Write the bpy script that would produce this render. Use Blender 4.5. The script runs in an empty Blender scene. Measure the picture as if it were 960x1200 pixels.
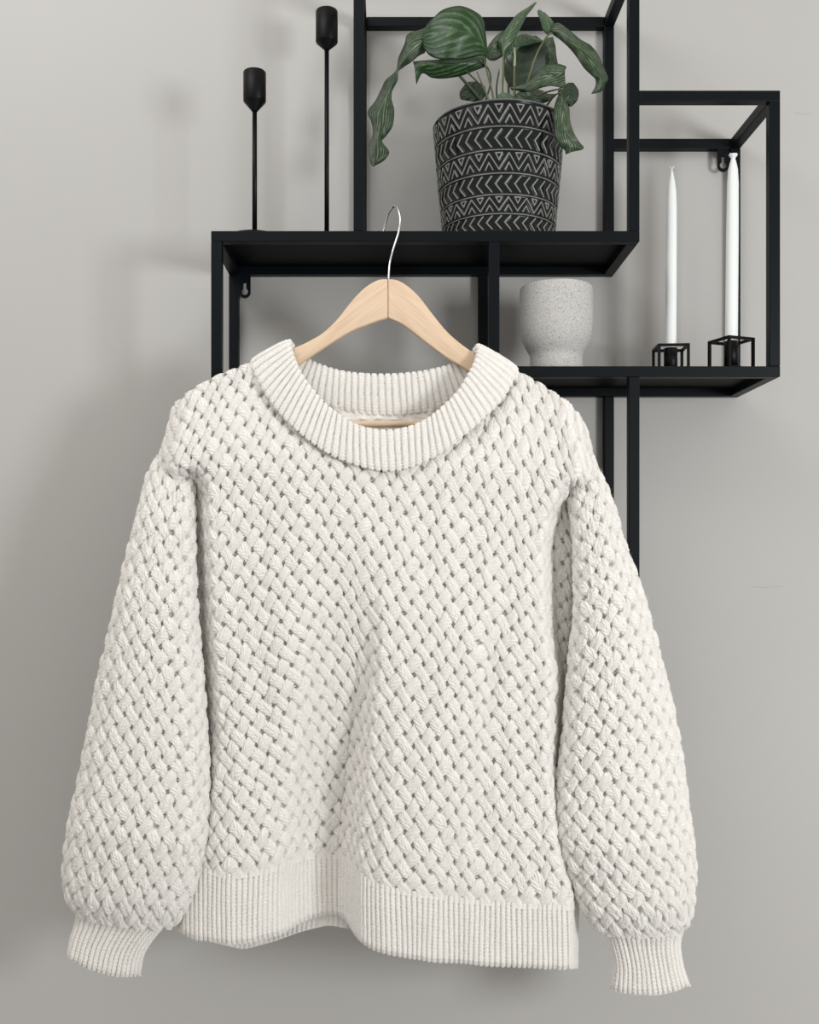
import bpy, bmesh, math, random
import numpy as np
from mathutils import Vector, Matrix

C = bpy.context.scene.collection
rng = np.random.default_rng(7)
random.seed(7)

# ------------------------------------------------------------------ camera, light, exposure
ZC = 1.35                 # camera height
DW = 1.993                # camera to wall
FP = 1242.5               # focal length in pixels of the 960 px wide frame
cx0, cy0 = 454.0, 665.0   # where the optical axis meets the picture (the photo is shifted / cropped)
sc = bpy.context.scene
cam_d = bpy.data.cameras.new('camera'); cam = bpy.data.objects.new('camera', cam_d); C.objects.link(cam)
cam.location = (0, -DW, ZC); cam.rotation_euler = (math.pi/2, 0, 0)
cam_d.sensor_fit = 'HORIZONTAL'; cam_d.sensor_width = 36; cam_d.lens = FP*36/960
cam_d.shift_x = (480-cx0)/960; cam_d.shift_y = (cy0-600)/960
cam_d.clip_start = .02
sc.camera = cam
sc.view_settings.view_transform = 'Standard'; sc.view_settings.look = 'None'
sc.view_settings.gamma = 1; sc.view_settings.use_curve_mapping = False
sc.view_settings.exposure = 0.57

w = bpy.data.worlds.new('world'); sc.world = w; w.use_nodes = True
wn = w.node_tree.nodes; wl = w.node_tree.links; wn.clear()
wo = wn.new('ShaderNodeOutputWorld'); bg = wn.new('ShaderNodeBackground')
tc = wn.new('ShaderNodeTexCoord'); sx = wn.new('ShaderNodeSeparateXYZ'); rp = wn.new('ShaderNodeValToRGB')
mr = wn.new('ShaderNodeMapRange'); mr.inputs[1].default_value = -1; mr.inputs[2].default_value = 1
wl.new(tc.outputs['Generated'], sx.inputs[0]); wl.new(sx.outputs[2], mr.inputs[0]); wl.new(mr.outputs[0], rp.inputs[0])
rp.color_ramp.elements[0].position = .25; rp.color_ramp.elements[0].color = (.70, .70, .69, 1)
rp.color_ramp.elements[1].position = .80; rp.color_ramp.elements[1].color = (1, .94, .875, 1)
wl.new(rp.outputs[0], bg.inputs[0]); bg.inputs[1].default_value = .55; wl.new(bg.outputs[0], wo.inputs[0])

def area(name, loc, target, sxx, syy, power, col):
    l = bpy.data.lights.new(name, 'AREA'); l.shape = 'RECTANGLE'; l.size = sxx; l.size_y = syy
    l.energy = power; l.color = col
    o = bpy.data.objects.new(name, l); C.objects.link(o); o.location = loc
    o.rotation_euler = (Vector(target)-Vector(loc)).to_track_quat('-Z', 'Y').to_euler()
    return o
# daylight of the window to the right, a little lower than the shelf
area('window_daylight', (2.15, -2.50, 1.50), (-.05, 0, 1.75), .62, .66, 35, (.96, .985, 1.0))
# unseen fill lamp added high on the left to brighten the upper wall
area('upper_fill', (-.9, -1.25, 3.05), (-.2, 0, 1.9), 1.3, .9, 11, (.97, .99, 1.0))

# ------------------------------------------------------------------ helpers
def P(px, py, d):
    """point that the photo shows at (px, py), d metres in front of the lens plane"""
    return Vector(((px-cx0)*d/FP, d-DW, ZC+(cy0-py)*d/FP))
def PA(px, py, d):
    px, py, d = np.broadcast_arrays(np.asarray(px, float), np.asarray(py, float), np.asarray(d, float))
    return np.stack([(px-cx0)*d/FP, d-DW, ZC+(cy0-py)*d/FP], -1)
def sstep(a, b, x):
    t = np.clip((np.asarray(x, float)-a)/(b-a), 0, 1); return t*t*(3-2*t)
_smooth = {}
def tab(x, pts):
    p = np.array(pts, float)
    if id(pts) in SMOOTHED:
        if id(pts) not in _smooth:
            g = np.arange(p[0, 0]-30, p[-1, 0]+30, 1.0); q = np.interp(g, p[:, 0], p[:, 1])
            for _ in range(3): q = np.convolve(np.pad(q, 5, mode='edge'), np.ones(11)/11, 'valid')
            _smooth[id(pts)] = (g, q)
        return np.interp(x, *_smooth[id(pts)])
    return np.interp(x, p[:, 0], p[:, 1])
SMOOTHED = set()
def catmull(pts, n):
    p = np.array(pts, float)
    q = np.vstack([2*p[0]-p[1], p, 2*p[-1]-p[-2]])
    t = np.linspace(0, len(p)-1-1e-9, n); i = t.astype(int); f = (t-i)[:, None]
    a, b, c, d = q[i], q[i+1], q[i+2], q[i+3]
    return .5*((2*b)+(-a+c)*f+(2*a-5*b+4*c-d)*f**2+(-a+3*b-3*c+d)*f**3)
def catmull_closed(pts, n):
    p = np.array(pts, float); m = len(p)
    t = np.linspace(0, m, n, endpoint=False); i = t.astype(int); f = (t-i)[:, None]
    a, b, c, d = p[(i-1) % m], p[i % m], p[(i+1) % m], p[(i+2) % m]
    return .5*((2*b)+(-a+c)*f+(2*a-5*b+4*c-d)*f**2+(-a+3*b-3*c+d)*f**3)

def link(o, parent=None):
    C.objects.link(o)
    if parent: o.parent = parent
    return o
def tag(o, label=None, cat=None, group=None, kind=None):
    if label: o['label'] = label
    if cat: o['category'] = cat
    if group: o['group'] = group
    if kind: o['kind'] = kind
    return o
def empty(name, loc=(0, 0, 0)):
    o = bpy.data.objects.new(name, None); o.empty_display_size = .05; link(o); o.location = loc; return o
def put(o, parent):
    """parent o while its mesh stays where it was built (world coordinates)"""
    if parent:
        o.parent = parent; o.matrix_parent_inverse = Matrix.Translation(-parent.location)
    return o
def mesh_obj(name, me, mat, parent=None, smooth=True):
    if mat: me.materials.append(mat)
    me.polygons.foreach_set('use_smooth', [smooth]*len(me.polygons))
    o = bpy.data.objects.new(name, me); C.objects.link(o); put(o, parent); return o
def bm_obj(name, bm, mat, parent=None, smooth=False):
    bmesh.ops.recalc_face_normals(bm, faces=bm.faces)
    me = bpy.data.meshes.new(name); bm.to_mesh(me); bm.free(); return mesh_obj(name, me, mat, parent, smooth)
def grid_mesh(name, V, close_u=False, close_v=False, keep=None, uv=None, flip=False, attr=None):
    """V (rows, cols, 3) -> quad mesh; built with foreach_set because the knitwear is dense"""
    nr, nc = V.shape[:2]
    idx = np.arange(nr*nc).reshape(nr, nc)
    a = idx if close_v else idx[:-1]; b = np.roll(idx, -1, 0) if close_v else idx[1:]
    if close_u:
        q = np.stack([a, np.roll(a, -1, 1), np.roll(b, -1, 1), b], -1)
    else:
        q = np.stack([a[:, :-1], a[:, 1:], b[:, 1:], b[:, :-1]], -1)
    if flip: q = q[..., ::-1]
    if keep is not None: q = q[keep]
    q = q.reshape(-1, 4).astype(np.int32)
    used = np.unique(q); remap = np.zeros(nr*nc, np.int32); remap[used] = np.arange(len(used))
    q = remap[q]; co = V.reshape(-1, 3)[used].astype(np.float32)
    me = bpy.data.meshes.new(name)
    me.vertices.add(len(co)); me.vertices.foreach_set('co', co.ravel())
    me.loops.add(q.size); me.loops.foreach_set('vertex_index', q.ravel())
    me.polygons.add(len(q)); me.polygons.foreach_set('loop_start', np.arange(0, q.size, 4, dtype=np.int32))
    if uv is not None:
        l = me.uv_layers.new(name='UVMap'); l.data.foreach_set('uv', uv.reshape(-1, 2)[used][q.ravel()].astype(np.float32).ravel())
    if attr is not None:
        for k, v in attr.items():
            at = me.attributes.new(k, 'FLOAT', 'POINT'); at.data.foreach_set('value', v.reshape(-1)[used].astype(np.float32))
    me.update(calc_edges=True); me.validate()
    return me
def box_bm(bm, x0, x1, y0, y1, z0, z1):
    m = Matrix.Translation(((x0+x1)/2, (y0+y1)/2, (z0+z1)/2)) @ Matrix.Diagonal((abs(x1-x0), abs(y1-y0), abs(z1-z0), 1))
    return bmesh.ops.create_cube(bm, size=1, matrix=m)['verts']
def bevel(o, wd, seg=2):
    m = o.modifiers.new('bevel', 'BEVEL'); m.width = wd; m.segments = seg; m.limit_method = 'ANGLE'; return o
def tube(name, pts, rad, mat, parent=None, ns=12, n=None, cap=True):
    """tube through pts (world), rad a number or list"""
    n = n or max(6, len(pts)*6)
    p = catmull(pts, n) if len(pts) > 2 else np.array([np.array(pts[0])*(1-t)+np.array(pts[1])*t for t in np.linspace(0, 1, n)])
    r = np.interp(np.linspace(0, 1, n), np.linspace(0, 1, len(np.atleast_1d(rad))), np.atleast_1d(rad)) if np.ndim(rad) else np.full(n, rad)
    T = np.gradient(p, axis=0); T /= np.linalg.norm(T, axis=1)[:, None]+1e-12
    up = np.array([0, 1., 0]) if abs(T[0][1]) < .9 else np.array([1., 0, 0])
    rows = []; u = np.cross(T[0], up); u /= np.linalg.norm(u)
    for i in range(n):
        u = u-T[i]*np.dot(u, T[i]); u /= np.linalg.norm(u); v = np.cross(T[i], u)
        a = np.linspace(0, 2*np.pi, ns, endpoint=False)
        rows.append(p[i]+r[i]*(np.cos(a)[:, None]*u+np.sin(a)[:, None]*v))
    V = np.array(rows)
    bm = bmesh.new(); vs = [[bm.verts.new(c) for c in row] for row in V]
    for i in range(n-1):
        for j in range(ns): bm.faces.new((vs[i][j], vs[i][(j+1) % ns], vs[i+1][(j+1) % ns], vs[i+1][j]))
    if cap: bm.faces.new(vs[0]); bm.faces.new(vs[-1])
    return bm_obj(name, bm, mat, parent, True)
def lathe(name, prof, cx, cy, mat, parent=None, ns=96, smooth=True):
    """prof: list of (r, z); revolved about (cx, cy)"""
    pr = np.array(prof, float); a = np.linspace(0, 2*np.pi, ns, endpoint=False)
    V = np.stack([cx+pr[:, 0, None]*np.cos(a), cy+pr[:, 0, None]*np.sin(a), np.repeat(pr[:, 1, None], ns, 1)], -1)
    bm = bmesh.new(); vs = []
    for i, row in enumerate(V):
        if pr[i, 0] < 1e-6: v = bm.verts.new(row[0]); vs.append([v]*ns)
        else: vs.append([bm.verts.new(c) for c in row])
    for i in range(len(pr)-1):
        for j in range(ns):
            f = [vs[i][j], vs[i][(j+1) % ns], vs[i+1][(j+1) % ns], vs[i+1][j]]
            f = list(dict.fromkeys(f))
            if len(f) >= 3: bm.faces.new(f)
    return bm_obj(name, bm, mat, parent, smooth)
def noise2(shape, cells, seed):
    """smooth value noise on a grid"""
    r = np.random.default_rng(seed); g = r.uniform(-1, 1, (cells[0]+3, cells[1]+3))
    y = np.linspace(0, cells[0], shape[0]); x = np.linspace(0, cells[1], shape[1])
    yi = y.astype(int); xi = x.astype(int); fy = y-yi; fx = x-xi; fy = fy*fy*(3-2*fy); fx = fx*fx*(3-2*fx)
    a = g[yi][:, xi]; b = g[yi][:, xi+1]; c = g[yi+1][:, xi]; d = g[yi+1][:, xi+1]
    return (a*(1-fx)+b*fx)*(1-fy)[:, None]+(c*(1-fx)+d*fx)*fy[:, None]

# ------------------------------------------------------------------ materials
def mat(name, base, rough=.5, metal=0.0, spec=.5, coat=0.0, sheen=0.0):
    m = bpy.data.materials.new(name); m.use_nodes = True; b = m.node_tree.nodes['Principled BSDF']
    b.inputs['Base Color'].default_value = (*base, 1); b.inputs['Roughness'].default_value = rough
    b.inputs['Metallic'].default_value = metal; b.inputs['Specular IOR Level'].default_value = spec
    b.inputs['Coat Weight'].default_value = coat; b.inputs['Sheen Weight'].default_value = sheen
    return m
class N:
    def __init__(s, m): s.t = m.node_tree; s.b = s.t.nodes['Principled BSDF']
    def new(s, k, **kw):
        n = s.t.nodes.new(k)
        for a, v in kw.items(): setattr(n, a, v)
        return n
    def ln(s, a, b): s.t.links.new(a, b)
    def tex(s, kind='Object', scale=(1, 1, 1), rot=(0, 0, 0), loc=(0, 0, 0)):
        t = s.new('ShaderNodeTexCoord'); mp = s.new('ShaderNodeMapping')
        mp.inputs['Scale'].default_value = scale; mp.inputs['Rotation'].default_value = rot; mp.inputs['Location'].default_value = loc
        s.ln(t.outputs[kind], mp.inputs[0]); return mp.outputs[0]
    def noise(s, vec, scale, detail=3, rough=.5):
        n = s.new('ShaderNodeTexNoise'); n.inputs['Scale'].default_value = scale; n.inputs['Detail'].default_value = detail
        n.inputs['Roughness'].default_value = rough; s.ln(vec, n.inputs['Vector']); return n.outputs['Fac']
    def ramp(s, fac, stops):
        r = s.new('ShaderNodeValToRGB'); e = r.color_ramp.elements
        while len(e) < len(stops): e.new(.5)
        for k, (p, c) in enumerate(stops): e[k].position = p; e[k].color = (*c, 1)
        s.ln(fac, r.inputs[0]); return r.outputs[0]
    def math(s, op, a, b=None, c=None):
        m = s.new('ShaderNodeMath', operation=op)
        for k, v in enumerate((a, b, c)):
            if v is None: continue
            if isinstance(v, (int, float)): m.inputs[k].default_value = v
            else: s.ln(v, m.inputs[k])
        return m.outputs[0]
    def mix(s, fac, a, b, blend='MIX'):
        m = s.new('ShaderNodeMix', data_type='RGBA', blend_type=blend)
        for k, v in ((0, fac), (6, a), (7, b)):
            if isinstance(v, (int, float)): m.inputs[k].default_value = v
            elif isinstance(v, tuple): m.inputs[k].default_value = (*v, 1)
            else: s.ln(v, m.inputs[k])
        return m.outputs[2]
    def bump(s, h, strength, dist):
        b = s.new('ShaderNodeBump'); b.inputs['Strength'].default_value = strength; b.inputs['Distance'].default_value = dist
        s.ln(h, b.inputs['Height']); s.ln(b.outputs[0], s.b.inputs['Normal'])
    def col(s, c): s.ln(c, s.b.inputs['Base Color'])

# wall plaster with two hairline cracks
M_wall = mat('wall_paint', (.5, .49, .475), .9, spec=.2); n = N(M_wall); v = n.tex('Object')
c0 = n.ramp(n.noise(v, 1.3, 2), [(.3, (.430, .420, .403)), (.7, (.453, .443, .425))])
def crack(px0, px1, py, th, seed):
    a, b = P(px0, py, DW), P(px1, py, DW)
    s = n.new('ShaderNodeSeparateXYZ'); n.ln(v, s.inputs[0])
    w1 = n.noise(n.tex('Object', (30, 30, 30), loc=(seed, 0, 0)), 1, 4)
    z = n.math('ADD', s.outputs[2], n.math('MULTIPLY', n.math('SUBTRACT', w1, .5), .010))
    z = n.math('ABSOLUTE', n.math('SUBTRACT', z, a.z))
    lin = n.math('LESS_THAN', z, th)
    xi = n.math('MULTIPLY', n.math('GREATER_THAN', s.outputs[0], a.x), n.math('LESS_THAN', s.outputs[0], b.x))
    br = n.math('GREATER_THAN', n.noise(n.tex('Object', (60, 60, 60), loc=(0, seed, 0)), 1, 2), .44)
    return n.math('MULTIPLY', n.math('MULTIPLY', lin, xi), br)
ck = n.math('MAXIMUM', crack(925, 980, 133, .0006, 3), crack(878, 917, 688, .0006, 9))
n.col(n.mix(n.math('MULTIPLY', ck, .45), c0, (.25, .24, .23)))
n.bump(n.noise(v, 90, 4, .6), .12, .002)

M_floor = mat('floor_pale_grey', (.55, .55, .55), .5); n = N(M_floor); v = n.tex('Object', (1, 8, 1))
n.col(n.ramp(n.noise(v, 5, 5), [(.3, (.42, .43, .44)), (.7, (.50, .51, .52))]))
M_trim = mat('trim_white', (.75, .74, .72), .45)

M_metal = mat('black_powder_coat', (.0016, .0034, .0048), .42, spec=.13); n = N(M_metal); n.bump(n.noise(n.tex('Object'), 900, 2), .12, .0003)
M_board = mat('black_sheet_metal', (.0012, .0018, .0022), .5, spec=.08); n = N(M_board); n.bump(n.noise(n.tex('Object'), 900, 2), .1, .0003)
M_stick = mat('matt_black_iron', (.002, .002, .0022), .42, spec=.15)
M_chrome = mat('chrome', (.75, .75, .76), .12, metal=1)
M_wax = mat('white_wax', (.78, .80, .79), .38, spec=.4); M_wax.node_tree.nodes['Principled BSDF'].inputs['Subsurface Weight'].default_value = .35
M_wax.node_tree.nodes['Principled BSDF'].inputs['Subsurface Radius'].default_value = (.006, .005, .004)
M_wick = mat('wick_cotton', (.80, .79, .76), .9)

def wood(name, rot):
    m = mat(name, (.78, .58, .40), .55, spec=.3); n = N(m)
    def grain(sc_):
        mp = n.new('ShaderNodeMapping'); mp.inputs['Scale'].default_value = sc_
        n.ln(n.tex('Object', rot=(0, rot, 0)), mp.inputs[0]); return mp.outputs[0]
    f = n.noise(grain((6, 20, 70)), 2.2, 6, .6); f2 = n.noise(grain((12, 30, 320)), 2.0, 3)
    c = n.ramp(f, [(.25, (.56, .39, .26)), (.5, (.68, .52, .37)), (.75, (.74, .59, .44))])
    n.col(n.mix(n.math('MULTIPLY', f2, .35), c, (.60, .41, .26), 'MIX')); n.bump(f, .08, .0008)
    return m
M_woodL = wood('beech_wood_left_grain', math.radians(36)); M_woodR = wood('beech_wood_right_grain', math.radians(-40)); M_woodB = wood('beech_wood_bar', 0)

M_stone = mat('speckled_stoneware', (.46, .45, .43), .85, spec=.25); n = N(M_stone); v = n.tex('Object')
s1 = n.noise(v, 420, 3, .7); s2 = n.noise(v, 900, 2, .6)
c = n.ramp(s1, [(.33, (.13, .125, .12)), (.40, (.42, .41, .395)), (.60, (.50, .49, .47)), (.72, (.62, .61, .59))])
n.col(n.mix(n.math('MULTIPLY', n.math('LESS_THAN', s2, .36), .6), c, (.12, .115, .11))); n.bump(s1, .25, .0012)

M_pot = mat('dark_glaze', (.01, .014, .013), .15, spec=.24, coat=.06); n = N(M_pot)
at = n.new('ShaderNodeAttribute', attribute_name='relief')
v = n.tex('Object'); nz = n.noise(v, 160, 3)
c = n.ramp(at.outputs['Fac'], [(.30, (.0035, .006, .0055)), (.6, (.05, .055, .05)), (.98, (.24, .238, .222))])
n.col(n.mix(n.math('MULTIPLY', nz, .35), c, (.004, .006, .0055), 'MIX'))
M_potin = mat('dark_glaze_inside', (.02, .024, .022), .3)
M_soil = mat('potting_soil', (.022, .015, .010), .95); n = N(M_soil); n.bump(n.noise(n.tex('Object'), 150, 5), .9, .006)

def knit(name, scale=1.0):
    m = mat(name, (.80, .765, .705), .92, spec=.12, sheen=.25); n = N(m); v = n.tex('Object')
    m.node_tree.nodes['Principled BSDF'].inputs['Sheen Roughness'].default_value = .6
    f = n.noise(v, 260, 4, .65); g = n.noise(v, 900, 3, .7)
    hi = n.ramp(f, [(.25, (.84, .80, .74)), (.5, (.905, .876, .828)), (.75, (.94, .922, .885))])
    # flecks of darker hair in the undyed wool
    fl = n.noise(n.tex('Object', (1, 1, .4), rot=(0, .7, 0)), 620, 3, .7)
    n.col(n.mix(n.math('MULTIPLY', n.math('LESS_THAN', fl, .375), .35), hi, (.60, .52, .43)))
    n.bump(n.math('ADD', g, n.math('MULTIPLY', f, .6)), .8, .002)
    return m
M_knit = knit('undyed_wool')

# ------------------------------------------------------------------ the setting
def struct(name, bm, m):
    o = bm_obj(name, bm, m); o['kind'] = 'structure'; return o
bm = bmesh.new(); box_bm(bm, -2.6, 2.6, 0, .12, 0, 3.1); struct('wall_back', bm, M_wall)
bm = bmesh.new(); box_bm(bm, -2.6, 2.6, -3.2, 0, -.05, 0); struct('floor', bm, M_floor)
bm = bmesh.new(); box_bm(bm, -2.6, 2.6, -.016, 0, 0, .09); struct('baseboard_back', bm, M_trim)

# ------------------------------------------------------------------ wall shelf
BW = .018
def FX(px): return (px-cx0)/700.0
def FZ(py): return ZC+(cy0-py)/700.0
YF0, YF1 = -.218, -.200      # front bars
YB0, YB1 = -.0185, -.0005    # back bars
XL, XR = FX(247.3), FX(914.7)
TL, TR = FX(414.3), FX(749.8)
MX0 = FX(573); LX0 = TR-BW
Z1 = FZ(270.5); Z2 = FZ(429.0); ZD = FZ(105.8); ZT = ZC+1.0258
ZBB = FZ(600); ZCB = FZ(748)
shelf = tag(empty('box_shelf', ((XL+XR)/2, -.1, Z2)), 'large black metal box wall shelf behind the sweater', 'shelf')
def bar(x0, x1, y0, y1, z0, z1, name='frame_bar'):
    bm = bmesh.new(); box_bm(bm, x0, x1, y0, y1, z0, z1); return bevel(bm_obj(name, bm, M_metal, shelf), .0012)
for (y0, y1) in ((YF0, YF1), (YB0, YB1)):
    bar(XL, TR, y0, y1, Z1-BW, Z1)                       # long shelf edge
    bar(TL, TL+BW, y0, y1, Z1, ZT); bar(TR-BW, TR, y0, y1, Z1, ZT)
    bar(TL+BW, TR-BW, y0, y1, ZT-BW, ZT)
    bar(XL, XL+BW, y0, y1, ZBB, Z1-BW)                   # left lower box
    bar(MX0, MX0+BW, y0, y1, Z2, Z1-BW)
    bar(MX0, MX0+BW, y0, y1, ZCB, Z2-BW)
    bar(XL, MX0, y0, y1, ZBB-BW, ZBB)
    bar(MX0, XR, y0, y1, Z2-BW, Z2)                      # lower shelf edge
    bar(XR-BW, XR, y0, y1, Z2, ZD-BW)
    bar(TR, XR, y0, y1, ZD-BW, ZD)
    bar(LX0, TR, y0, y1, ZCB, Z2-BW)                     # lowest box
    bar(MX0, TR, y0, y1, ZCB-BW, ZCB)
for x0, z in ((XL, Z1), (TR-BW, Z1), (TL, ZT), (TR-BW, ZT), (XR-BW, ZD), (XR-BW, Z2), (MX0, Z2), (XL, ZBB), (MX0, ZCB), (TR-BW, ZCB)):
    bar(x0, x0+BW, YF1, YB0, z-BW, z)
for x0, x1, z in ((XL+BW, TR-BW, Z1), (MX0+BW, XR-BW, Z2)):
    bm = bmesh.new(); box_bm(bm, x0, x1, YF1, YB0, z-.0035, z-.0005); bm_obj('shelf_board', bm, M_board, shelf)
def bracket(pxc, zt, hole_px):
    """keyhole tab welded under the back bar"""
    wd, h, th = .0215, .044, .0025; xc = pxc
    bm = bmesh.new(); out = []
    zb = zt-h; r = wd/2
    out += [(xc+r, zt)] + [(xc+r*math.cos(a), zb+r+r*math.sin(a)) for a in np.linspace(0, -math.pi, 13)] + [(xc-r, zt)]
    zc = zb+r+.001; hr = .0062; sl = .0028
    hole = [(xc+sl, zc+.016), (xc-sl, zc+.016)] + [(xc+hr*math.cos(a), zc+hr*math.sin(a)) for a in np.linspace(math.radians(118), math.radians(422), 15)]
    y0, y1 = YB0-.001, YB0+.0015
    outer = [bm.verts.new((x, y0, z)) for x, z in out]; inner = [bm.verts.new((x, y0, z)) for x, z in hole]
    es = [bm.edges.new((l[i], l[(i+1) % len(l)])) for l in (outer, inner) for i in range(len(l))]
    bmesh.ops.triangle_fill(bm, edges=es, use_beauty=True)
    ex = bmesh.ops.extrude_face_region(bm, geom=list(bm.faces))
    bmesh.ops.translate(bm, vec=(0, y1-y0, 0), verts=[g for g in ex['geom'] if isinstance(g, bmesh.types.BMVert)])
    return bm_obj('mounting_bracket', bm, M_metal, shelf)
bracket((287-cx0)*1.975/FP, Z1-BW, 0); bracket((847.5-cx0)*1.975/FP, ZD-BW, 0)

# ------------------------------------------------------------------ candlesticks on the upper board
def candlestick(px, d, ytop, ycone, ystem, rcup, label, flare):
    z = lambda py: ZC+(cy0-py)*d/FP
    x = (px-cx0)*d/FP; y = d-DW; zb = Z1-.0005
    t = tag(empty('candlestick', (x, y, zb)), label, 'candlestick', 'black candlesticks on the upper shelf')
    lathe('base', [(0, zb), (.0455, zb), (.0465, zb+.0012), (.0455, zb+.0030), (.036, zb+.0062), (.018, zb+.0090), (.0055, zb+.0110), (0, zb+.0112)], x, y, M_stick, t, 72)
    lathe('stem', [(0, zb+.010), (.0042, zb+.010), (.0040, z(ystem)+.001), (0, z(ystem)+.002)], x, y, M_stick, t, 24)
    lathe('cup', [(0, z(ystem)-.001), (.0050, z(ystem)-.001), (.0055, z(ystem)), (rcup-.001, z(ycone)-.001), (rcup, z(ycone)+.001), (rcup, z(ytop)-.0015), (rcup-.0012, z(ytop)), (rcup-.0035, z(ytop)), (rcup-.005, z(ytop)-.002), (rcup-.005, z(ytop)-.025), (0, z(ytop)-.026)], x, y, M_stick, t, 48)
candlestick(298.5, 1.822, 84.5, 119, 130, .0195, 'shorter black iron candlestick at the left end of the upper shelf', 0)
candlestick(383, 1.885, 13, 49.5, 58, .0196, 'taller black iron candlestick just left of the tall box frame', 0)

# ------------------------------------------------------------------ candle holders and candles on the lower board
def holder(ox, oy, rot, label):
    a, b = .055, .0045
    zb = Z2-.0005
    t = tag(empty('candle_holder', (ox, oy, zb)), label, 'candle holder', 'small black wire cube candle holders')
    R = Matrix.Translation((ox, oy, zb)) @ Matrix.Rotation(rot, 4, 'Z')
    def seg(x0, x1, y0, y1, z0, z1):
        bm = bmesh.new(); box_bm(bm, x0, x1, y0, y1, z0, z1); bmesh.ops.transform(bm, matrix=R, verts=bm.verts); bm_obj('cube_edge', bm, M_stick, t)
    h = a/2
    for sx_ in (-1, 1):
        for sy_ in (-1, 1):
            seg(sx_*h, sx_*(h-b), sy_*h, sy_*(h-b), b, a-b)
        for z0 in (0, a-b):
            seg(sx_*h, sx_*(h-b), -h, h, z0, z0+b); seg(-h+b, h-b, sx_*h, sx_*(h-b), z0, z0+b)
    bm = bmesh.new(); box_bm(bm, -h+b, h-b, -h+b, h-b, .0004, .0018); bmesh.ops.transform(bm, matrix=R, verts=bm.verts); bm_obj('base_plate', bm, M_stick, t)
    rr = .0118
    lathe('candle_cup', [(0, zb+.0018), (rr, zb+.0018), (rr, zb+a-.0035), (rr-.001, zb+a-.003), (rr-.0014, zb+a-.0035), (rr-.0014, zb+.012), (0, zb+.012)], ox, oy, M_stick, t, 40)
    # struts that carry the cup between the upper edges
    return t
def candle(ox, oy, ztop, r, tip, lean, label):
    zb = Z2-.0005+.0122; H = ztop-zb
    t = tag(empty('candle', (ox, oy, zb)), label, 'candle', 'white taper candles')
    if tip == 0:
        pr = [(0, 0), (r*.99, 0), (r*1.0, .05*H), (r*.97, .6*H), (r*.93, .82*H), (r*.80, .90*H), (r*.58, .945*H), (r*.36, .975*H), (r*.24, .99*H), (r*.14, 1.0*H), (0, 1.0*H)]
    else:
        pr = [(0, 0), (r*.99, 0), (r*1.0, .05*H), (r*.97, .6*H), (r*.90, .86*H), (r*.76, .925*H), (r*.52, .958*H), (r*.34, .976*H), (r*.42, .984*H), (r*.62, .990*H), (r*.70, .997*H), (r*.40, 1.0*H), (0, .996*H)]
    o = lathe('wax_body', [(a, zb+b) for a, b in pr], ox, oy, M_wax, t, 40)
    for vtx in o.data.vertices:
        f = (vtx.co.z-zb)/H; vtx.co.x += lean*f
    if tip == 0:
        for s_ in (-1, 1):
            tube('wick', [(ox+lean, oy, ztop-.001), (ox+lean+s_*.0014, oy, ztop+.004), (ox+lean+s_*.004, oy, ztop+.008)], .0007, M_wick, t, 6)
    else:
        for s_ in (-1, 1):
            tube('wick', [(ox+lean, oy, ztop-.002), (ox+lean+s_*.0055, oy, ztop+.0015)], .0009, M_wick, t, 6)
h1x, h1y = (786-cx0)*1.88/FP, 1.8795-DW
holder(h1x, h1y, math.radians(-3), 'small black wire cube candle holder set square, nearer the grey stone pot')
candle(h1x, h1y, ZC+(cy0-200)*1.88/FP, .0098, 0, .0020, 'white taper candle standing left, in the squarely set cube holder')
h2x, h2y = (857-cx0)*1.822/FP, 1.822-DW
holder(h2x, h2y, math.radians(22), 'small black wire cube candle holder turned at an angle by the right post')
candle(h2x, h2y, ZC+(cy0-180.5)*1.822/FP, .0107, 1, .0035, 'white taper candle with flared tip beside the back right post')

# ------------------------------------------------------------------ stoneware pot
d_ = 1.842; gx, gy = (652-cx0)*d_/FP, d_-DW; zb = Z2-.0005
prof_px = [(0, 430), (30.2, 430), (31.0, 428), (30.6, 420), (30.2, 413), (31.0, 409.5), (35.0, 404), (39.2, 396), (41.6, 386), (42.4, 374), (42.6, 358), (42.4, 344), (42.2, 339), (41.4, 337.3), (39.4, 337.3), (38.4, 339.5), (38, 360), (36, 380), (28, 400), (0, 404)]
def pz(py): return zb + (430-py)*( (ZC+(cy0-337.3)*d_/FP) - zb)/(430-337.3)
pot2 = lathe('stoneware_pot', [(r*d_/FP, pz(y)) for r, y in prof_px], gx, gy, M_stone, None, 96)
tag(pot2, 'empty speckled grey stoneware pot with narrower foot on the lower shelf', 'pot')
pot2.data.transform(Matrix.Translation((-gx, -gy, -zb))); pot2.location = (gx, gy, zb)
sb = pot2.modifiers.new('sub', 'SUBSURF'); sb.levels = 1; sb.render_levels = 1

# ------------------------------------------------------------------ patterned planter
dp = 1.872; ax, ay = (584.5-cx0)*dp/FP, dp-DW; zb = Z1-.0005
plant = tag(empty('potted_plant', (ax, ay, zb)), 'striped-leaf houseplant in glossy black planter with chevron relief, on the upper shelf', 'plant')
RT, RB, HP = .1145, .0950, (ZC+(cy0-149)*dp/FP)-zb
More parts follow.
